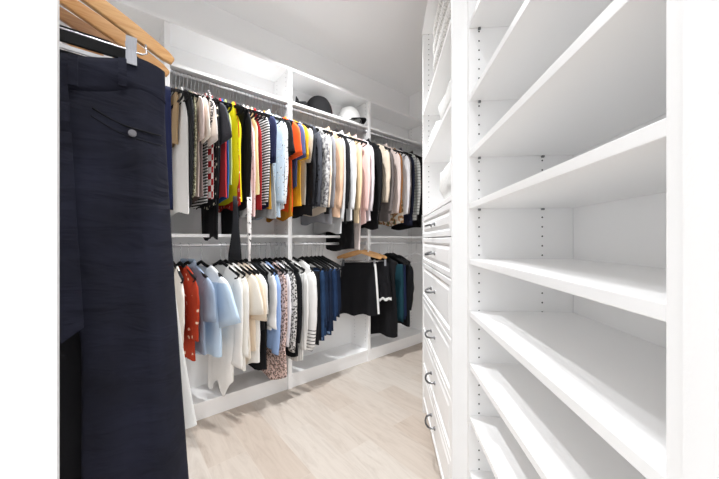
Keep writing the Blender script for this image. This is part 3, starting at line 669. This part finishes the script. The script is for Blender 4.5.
def clip(root, x, z, y=0, s=1):
    m = MB()
    for sg in (-1, 1):
        m.rings([[(x-.009*s, y+sg*.011, z+.026*s), (x+.009*s, y+sg*.011, z+.026*s), (x+.009*s, y+sg*.013, z+.026*s), (x-.009*s, y+sg*.013, z+.026*s)],
                 [(x-.0085*s, y+sg*.010, z), (x+.0085*s, y+sg*.010, z), (x+.0085*s, y+sg*.0125, z), (x-.0085*s, y+sg*.0125, z)],
                 [(x-.009*s, y+sg*.0125, z-.03*s), (x+.009*s, y+sg*.0125, z-.03*s), (x+.009*s, y+sg*.015, z-.03*s), (x-.009*s, y+sg*.015, z-.03*s)]])
        for k in range(-1, 2): m.box(x+k*.0055*s-.0007, x+k*.0055*s+.0007, min(y+sg*.0125, y+sg*.0155), max(y+sg*.0125, y+sg*.0155), z-.028*s, z+.02*s)
    for k in range(5): m.tube([(x, y-.011, z+.006+.0035*k), (x, y+.011, z+.006+.0035*k)], .0012, 6, up=(0, 0, 1))
    m.build('clip', CLIP, root)

NAVY = cloth('#161722', 'linen', '#222434'); _nt = NAVY.node_tree; _tc = _nt.nodes.new('ShaderNodeTexCoord'); _mp = _nt.nodes.new('ShaderNodeMapping'); _mp.inputs['Scale'].default_value = (5, 5, 17)
_mp.inputs['Rotation'].default_value = (0, .12, 0)
_nz = _nt.nodes.new('ShaderNodeTexNoise'); _nz.inputs['Scale'].default_value = 1.6; _nz.inputs['Detail'].default_value = 3; _nz.inputs['Distortion'].default_value = .5
_bp = _nt.nodes.new('ShaderNodeBump'); _bp.inputs['Strength'].default_value = 1; _bp.inputs['Distance'].default_value = .008
_nt.links.new(_tc.outputs['Object'], _mp.inputs[0]); _nt.links.new(_mp.outputs[0], _nz.inputs['Vector']); _nt.links.new(_nz.outputs['Fac'], _bp.inputs['Height'])
_nt.links.new(_bp.outputs[0], _nt.nodes['Principled BSDF'].inputs['Normal'])
NAVYD = plain('navy_seam', '#0a0a10', .95)
BLACKC = cloth('#131317'); WHITEC = cloth('#eeeeec')
GW = 'clothes on the left rod'
# wide-leg trousers nearest the camera
tv = .762
ph = thing('clip_hanger', 'chrome wire clip hanger holding the large navy trousers in front', 'hanger', (LRX, tv, LRZ))
wz = 1.482-LRZ
m = MB(); r = RR+.003
m.tube([(0, 0, wz), (0, 0, -.06), (.004, 0, -.045), (.011, 0, -.034)] + [(r*math.cos(R(-60+28*k)), 0, -RR+.001+r*math.sin(R(-60+28*k))) for k in range(9)], .0021, 8)
m.build('hook', CHROME, ph, smooth=True)
m = MB(); m.tube([(-.158, 0, wz+.018), (-.162, 0, wz+.004), (-.154, 0, wz-.001), (0, 0, wz), (.140, 0, wz), (.154, 0, wz-.001), (.162, 0, wz+.004), (.160, 0, wz+.022)], .0019, 8)
m.build('wire_bar', CHROME, ph, smooth=True)
for q in (-1, 1): clip(ph, q*.136, wz-.004, 0)
tr = thing('trousers', 'large dark navy wide-leg trousers with buttoned back pocket hanging nearest the camera', 'trousers', (LRX, tv, LRZ), 0, GW)
Zt = 1.468-LRZ
def waist_top(x): return Zt - .036*max(0, 1-(x/.14)**2) - (.012*((abs(x)-.14)/.054)**2 if abs(x) > .14 else 0)
WB = .066
def trouser_y(x, z):
    q = smooth((Zt-z)/.25)
    return q*(.010*math.sin(x*38+z*2.2) + .006*math.sin(x*75+1+z*4)) + .003*noise.noise(Vector((x*22, z*26, 3)))*(1-.3*q) + .005*noise.noise(Vector((x*6, z*9, 7))) + .006*noise.noise(Vector((x*12+z*8, z*42, 9)))*smooth((z+.85)/.4)
m = MB(); rs = []
for i in range(6):
    ring = []
    for k in range(56):
        a = 2*PI*k/56; x = .194*math.copysign(abs(math.cos(a))**.75, math.cos(a)); z = waist_top(x)-WB*i/5
        y = (.0105+.0025*math.sin(PI*i/5))*math.copysign(abs(math.sin(a))**.4, math.sin(a)) + trouser_y(x, z) + .0022*math.sin(i*2.6+x*25)
        ring.append((x*(1+.006*i/5), y, z))
    rs.append(ring)
m.rings(rs, cap0=False, cap1=False).build('waistband', NAVY, tr, smooth=True, thick=.002)
HEM = .40-LRZ
for sg in (1, -1):
    m = MB(); rs = []
    for i in range(41):
        q = i/40; ring = []
        for k in range(40):
            a = 2*PI*k/40; ex = math.copysign(abs(math.cos(a))**.75, math.cos(a))
            xo = .194+.057*q**1.15; xi = .0 + (.062*smooth((q-.22)/.28))
            x = (xo+xi)/2+(xo-xi)/2*ex
            zt = waist_top(x)-WB; z = zt+q*(HEM-zt)
            T = .012+.012*smooth(q*4)
            y = T*math.copysign(abs(math.sin(a))**.5, math.sin(a)) + trouser_y(x*sg, z)
            ring.append((sg*x, y, z))
        rs.append(ring)
    m.rings(rs, cap0=False).build('trouser_leg', NAVY, tr, smooth=True)
def front_y(x, z, out=.0):
    q = max(0, min(1, (waist_top(x)-WB-z)/(waist_top(x)-WB-HEM)))
    T = .0125 if z > waist_top(x)-WB else .012+.012*smooth(q*4)
    return -T + trouser_y(x, z) - out
for lx in (.052, .122, -.07, -.14):
    zt = waist_top(lx); m = MB()
    m.bar([(lx, front_y(lx, zt-.006, .004), zt-.004), (lx, front_y(lx, zt-.03, .006), zt-.03), (lx, front_y(lx, zt-.058, .004), zt-.060)], .0065, .0016)
    m.build('belt_loop', NAVY, tr)
m = MB(); pts = []
for k in range(19):
    x = .078+.108*k/18; z = 1.346-LRZ-.030*math.sin(PI*.60*k/18); pts.append((x, front_y(x, z, .001), z))
m.tube(pts, .0018, 6).build('pocket_welt', NAVYD, tr, smooth=True)
m = MB(); pts = []
for k in range(19):
    x = .076+.112*k/18; z = 1.330-LRZ-.034*math.sin(PI*.60*k/18); pts.append((x, front_y(x, z, .0002), z))
m.tube(pts, .0009, 6).build('pocket_seam', NAVYD, tr, smooth=True)
m = MB(); bx, bz = .137, 1.309-LRZ; by = front_y(bx, bz, .0)
m.tube([(bx, by+.001, bz), (bx, by-.004, bz)], .0068, 16, up=(1, 0, 0)); m.tube([(bx, by-.0038, bz), (bx, by-.0052, bz)], .0042, 12, up=(1, 0, 0))
m.build('button', plain('grey_button', '#77757a', .4), tr)
m = MB(); rs = []
for k in range(26):
    f = k/25; z = waist_top(.05)-.055 - .44*f; x = .034+.018*f; w_ = .011+.004*f
    yy = min(front_y(x-.012, z), front_y(x+.012, z))-.005
    zl = .020 if k == 25 else 0
    rs.append([(x-w_, yy, z-zl*1.2), (x+w_, yy, z), (x+w_, yy+.002, z), (x-w_, yy+.002, z-zl*1.2)])
m.rings(rs).build('belt_tie', NAVY, tr)

def hanging_skirt(root, top, waist, hemw, hem, T, mat, seed, name='skirt_panel', x0=0, sag=.0, yo=0, ex_=.8):
    rnd = random.Random(seed); p = [rnd.uniform(0, 6) for _ in range(3)]
    m = MB(); rs = []
    for i in range(25):
        q = i/24; ring = []
        for k in range(48):
            a = 2*PI*k/48; ex = math.copysign(abs(math.cos(a))**.75, math.cos(a));
            w_ = waist+(hemw-waist)*(q**ex_); x = w_*ex
            z0 = top-sag*max(0, 1-(x/waist)**2); z = z0+q*(hem+.008*math.sin(7*ex+p[0])-z0)
            t = T*(.4+.6*smooth(q*3))
            y = yo+t*math.copysign(abs(math.sin(a))**.6, math.sin(a))+T*.55*q*math.sin(9*ex+p[1])+T*.2*q*math.sin(17*ex+p[2])
            ring.append((x0+x, y, z))
        rs.append(ring)
    return m.rings(rs, cap0=False, cap1=False).build(name, mat, root, smooth=True)

# garments and hangers queued behind the trousers
h = thing('clothes_hanger', 'slim black hanger just behind the large navy trousers', 'hanger', (LRX, .802, LRZ)); 
m = MB(); r = RR+.003
m.tube([(0, 0, -.235), (0, 0, -.06), (.004, 0, -.045), (.011, 0, -.034)] + [(r*math.cos(R(-60+28*k)), 0, -RR+.001+r*math.sin(R(-60+28*k))) for k in range(9)], .002, 8)
m.build('hook', CHROME, h, smooth=True)
m = MB(); m.bar([(-.17, 0, -.243), (.10, 0, -.243), (.15, 0, -.250)], [.014, .014, .006], .004); m.build('hanger_frame', VELVET, h)
m = MB(); m.bar([(-.165, -.006, -.268), (.12, -.006, -.270)], .004, .002); m.build('lower_rail', PLASTIC, h)
g = thing('trousers', 'plain black trousers hanging directly behind the large navy trousers', 'trousers', (LRX, .802, LRZ), 0, GW)
hanging_skirt(g, -.275, .165, .175, .46-LRZ, .010, BLACKC, 5, 'trouser_legs', x0=-.012)
wh = thing('wooden_hanger', 'pale varnished wooden hanger uppermost at top left, nearest of the row', 'hanger', (LRX, .842, LRZ), 0, 'wooden hangers'); wood_hanger(wh, .222, .100, WOOD, bar=-.285)
g = thing('folded_trousers', 'navy blue trousers folded over the uppermost pale wooden hanger', 'trousers', (LRX, .842, LRZ), 0, GW)
m = MB(); rs = []
NB = cloth('#1f2547')
for sx, z in [(-1, -.29-.28*k/10) for k in range(10, -1, -1)]+[(math.cos(R(180-30*k)), -.29+.02*math.sin(R(30*k))) for k in range(1, 6)]+[(1, -.29-.26*k/10) for k in range(11)]:
    q = max(0, (-.29-z)/.28)
    rs.append([(-.19+.405*k/12+ .004*q*(1 if k > 6 else -1), .008+sx*(.010+.005*q)+.003*q*math.sin(k*.9), z+.006*q*math.sin(k*.7)) for k in range(13)])
m.rings(rs, closed=False, cap0=False, cap1=False).build('folded_legs', NB, g, smooth=True, thick=.004)
wh = thing('wooden_hanger', 'pale varnished wooden hanger second from above, its tip just below the uppermost', 'hanger', (LRX, .915, LRZ), 0, 'wooden hangers'); wood_hanger(wh, .222, .100, WOOD, clips=(-.12, .12), bar=-.252)
g = thing('skirt', 'long white flared skirt peeking out right of the large navy trousers', 'skirt', (LRX, .915, LRZ), 0, GW)
hanging_skirt(g, -.262, .205, .288, .585-LRZ, .014, WHITEC, 8, ex_=1.8)
wh = thing('wooden_hanger', 'darker brown wooden hanger behind the two pale wooden hangers', 'hanger', (LRX, .985, LRZ), 0, 'wooden hangers'); wood_hanger(wh, .205, .100, WOOD2, bar=-.262)
g = thing('folded_trousers', 'black trousers folded over the darker brown wooden hanger', 'trousers', (LRX, .985, LRZ), 0, GW)
hanging_skirt(g, -.254, .155, .16, -.62, .011, BLACKC, 11, 'folded_legs', yo=.008)
wh = thing('wooden_hanger', 'short orange wooden hanger partly hidden by the white side panel at far left', 'hanger', (LRX, 1.09, LRZ), R(-50), 'wooden hangers'); wood_hanger(wh, .12, .07, WOOD, bar=-.182)
g = thing('folded_trousers', 'red garment folded over the short orange wooden hanger at far left', 'trousers', (LRX, 1.09, LRZ), R(-50), GW)
hanging_skirt(g, -.174, .092, .095, -.5, .011, cloth('#9c2a20'), 12, 'folded_legs', yo=.008)

# ------------------------------------------------------------------ skirt and shorts on wooden hangers below the mid shelf
zr = RZ_LO+RR
wh = thing('wooden_hanger', 'wooden clip hanger over the black skirt below the middle shelf', 'hanger', (1.712, RV, zr), R(42-90), 'wooden hangers'); wood_hanger(wh, .20, .062, WOOD, clips=(-.14, .14), bar=-.172, hz=-.070)
sk = thing('skirt', 'short black skirt with white side stripe on a wooden hanger below the middle shelf', 'skirt', (1.712, RV, zr), R(42-90))
hanging_skirt(sk, -.182, .155, .188, -.645, .020, BLACKC, 31, 'skirt_panel', yo=.008)
m = MB(); rs = []
for k in range(20):
    f = k/19; z = -.19-.44*f; x = .150+.032*f**.8
    rs.append([(x-.012, -.022, z), (x+.004, -.014, z), (x+.004, -.008, z), (x-.012, -.016, z)])
m.rings(rs).build('side_stripe', WHITEC, sk)
wh = thing('wooden_hanger', 'wooden clip hanger over the black shorts beside the black skirt', 'hanger', (1.782, RV, zr), R(47-90), 'wooden hangers'); wood_hanger(wh, .20, .062, WOOD, clips=(.05, .185), bar=-.172, hz=-.070)
sh = thing('shorts', 'black shorts with white hem trim hanging right of the black skirt', 'shorts', (1.782, RV, zr), R(47-90))
hanging_skirt(sh, -.182, .09, .105, -.38, .016, BLACKC, 33, 'shorts_body', x0=.125, yo=.008)
for sg in (-1, 1):
    l_ = hanging_skirt(sh, -.35, .053, .062, -.50, .016, BLACKC, 34+sg, 'shorts_leg', x0=.125+sg*.055, yo=.008)
    hanging_skirt(sh, -.498, .063, .064, -.525, .0175, WHITEC, 34+sg, 'hem_trim', x0=.125+sg*.055, yo=.008)
# empty white hanger in the far section
wh = thing('clothes_hanger', 'empty white plastic hanger in the far lower section beside the end wall', 'hanger', (2.50, RV, zr), R(30-90)); velvet_hanger(wh, .19, True, PLASTIC)

# long strips that drop from the upper rod past the middle shelf
hang_strip('scarf', 'long black scarf widening downward past the middle shelf', 'scarf', (.585, RV-.19, 0), 70, [(.0, 1.36), (.002, 1.3), (.004, 1.22), (.004, 1.16), (.003, 1.1), (0, 1.02), (0, .975)], [.012, .014, .018, .021, .027, .036, .038], cloth('#191a1e'))
st = hang_strip('fabric_belt', 'thin black and white printed fabric belt dangling past the middle shelf', 'belt', (.665, RV-.2, 0), 70, [(0, 1.36), (.002, 1.28), (.001, 1.2), (.004, 1.1), (.002, 1.04), (.003, .965)], [.012, .013, .013, .010, .007, .007], cloth('#e6e2e0', 'floral', '#2a2a2c'))
# trailing white tail
# ------------------------------------------------------------------ caps on the hat shelf
def cap(name, label, loc, rz, crown_h, r, mat, visor_mat, button, stripe=None, tiltv=0):
    g = thing(name, label, 'cap', loc, rz); g.rotation_euler = (0, tiltv, rz)
    m = MB(); rs = []
    n = 36
    for i in range(13):
        f = i/12; ph = f*PI/2
        rr = r*(math.cos(ph)**.72 if f < 1 else .02); z = crown_h*math.sin(ph)**.95+.004
        rs.append([(rr*1.08*math.cos(2*PI*k/n), rr*.96*math.sin(2*PI*k/n)*(1-.008*(k % 6 == 0)), z) for k in range(n)])
    m.rings(rs, cap0=False).build('crown', mat, g, smooth=True)
    b = MB(); b.lathe([(.009, -.002), (.009, .003), (.005, .006), (.001, .0065)], 12, (0, 0, crown_h+.004)); b.build('button', button, g, smooth=True)
    v = MB(); top = []; bot = []
    for i in range(7):
        f = i/6
        top.append([(r*(.98*math.cos(a)+ .62*f*math.cos(a)**.5 if math.cos(a) > 0 else 0), r*.95*math.sin(a)*(1-.10*f), .012 - .010*f*f - .018*abs(math.sin(a))**2*f + .004) for a in [(-1+2*j/20)*R(68) for j in range(21)]])
    rs = top + [[(x, y, z-.003) for x, y, z in row] for row in reversed(top)]
    v.rings(rs, closed=False, cap0=False, cap1=False)
    v.build('visor', visor_mat, g, smooth=True)
    if stripe:
        s_ = MB()
        for k in range(8):
            a = PI*.5
        pts = [(r*1.09*math.cos(a)*math.cos(PI/2*q)**.72, 0, 0) for a, q in ((0, 0),)]
        p2 = []
        for j in range(25):
            ph = PI*j/24; c_ = math.cos(ph); sg = 1 if c_ >= 0 else -1
            p2.append((r*1.085*sg*abs(c_)**.72, 0, crown_h*math.sin(ph)**.95+.006))
        s_.tube(p2, .003, 6, ry=.006); s_.build('piping', stripe, g, smooth=True)
    return g
capb = cloth('#18181a')
cap('baseball_cap', 'round black cap with a dark red seam on the hat shelf', (1.352, 2.14, 2.126), R(150), .160, .104, capb, capb, cloth('#5a1d20'), cloth('#5a1d20'))
cap('baseball_cap', 'white cap with a black visor on the hat shelf beside the black cap', (1.672, 2.125, 2.138), R(-62), .150, .098, WHITEC, capb, capb, tiltv=-.16)
g = thing('pouch', 'small black pouch with raised flap at the left end of the hat shelf', 'pouch', (1.165, 2.10, 2.1245), R(-35))
soft_slab(.095, .06, .055, 41, .004, 14, 7).build('pouch_body', capb, g, smooth=True)
m = MB(); m.rings([[(-.046, -.014, .045), (-.012, -.014, .045), (-.012, .014, .045), (-.046, .014, .045)], [(-.044, -.010, .075), (-.020, -.010, .070), (-.020, .010, .070), (-.044, .010, .075)], [(-.042, -.004, .102), (-.034, -.004, .096), (-.034, .004, .096), (-.042, .004, .102)]]).build('flap', capb, g, bevel=.002)


# ------------------------------------------------------------------ light
def can(name, x, y, power, rad=.035, ang=140, blend=1, col=(.97, .985, 1)):
    l = bpy.data.lights.new(name, 'SPOT'); l.energy = power; l.color = col; l.shadow_soft_size = rad
    l.spot_size = R(ang); l.spot_blend = blend
    o = bpy.data.objects.new(name, l); C.objects.link(o); o.location = (x, y, CZ-.02)
    return o
LENS, _nt, _b = base_mat('lamp_lens')
_b.inputs['Emission Color'].default_value = (1, 1, 1, 1); _b.inputs['Emission Strength'].default_value = 4
for (lx, ly, nm) in ((.72, 1.56, 'round recessed ceiling light over the near half of the closet'), (1.20, 1.58, 'round recessed ceiling light over the middle of the closet'), (.02, .22, 'round recessed ceiling light just inside the doorway')):
    f = thing('recessed_light', nm, 'ceiling light', (lx, ly, CZ), 0, 'recessed ceiling lights')
    MB().lathe([(.048, -.0005), (.048, -.004), (.056, -.008), (.066, -.004), (.066, -.0005)], 28).build('trim_ring', PLASTIC, f, smooth=True)
    MB().lathe([(.047, -.0006), (.047, -.003)], 28).build('lens', LENS, f)
can('recessed_ceiling_light', .72, 1.56, 98, ang=103)
can('recessed_ceiling_light', 1.20, 1.58, 96, ang=122)
can('recessed_doorway_light', .02, .22, 28, ang=130)
can('added_fill_light', -.35, -.75, 45, rad=.15, ang=170)  # added fill behind the camera, brightens the left panel and right wall; no fixture
w = bpy.data.worlds.new('bright_room'); bpy.context.scene.world = w; w.use_nodes = True
w.node_tree.nodes['Background'].inputs[0].default_value = (.97, .985, 1, 1)
w.node_tree.nodes['Background'].inputs[1].default_value = 1.32

# ------------------------------------------------------------------ camera
cam = bpy.data.cameras.new('camera'); co = bpy.data.objects.new('camera', cam); C.objects.link(co)
cam.sensor_width = 36; cam.lens = 36*300/719; cam.clip_start = .02
co.location = (0, 0, 1.10); co.rotation_euler = (R(90), 0, R(50-90))
sc = bpy.context.scene; sc.camera = co
sc.view_settings.view_transform = 'Standard'; sc.view_settings.look = 'None'; sc.view_settings.gamma = 1
sc.view_settings.use_curve_mapping = False; sc.view_settings.exposure = 0.5
try: sc.cycles.max_bounces = 14; sc.cycles.diffuse_bounces = 10
except Exception: pass
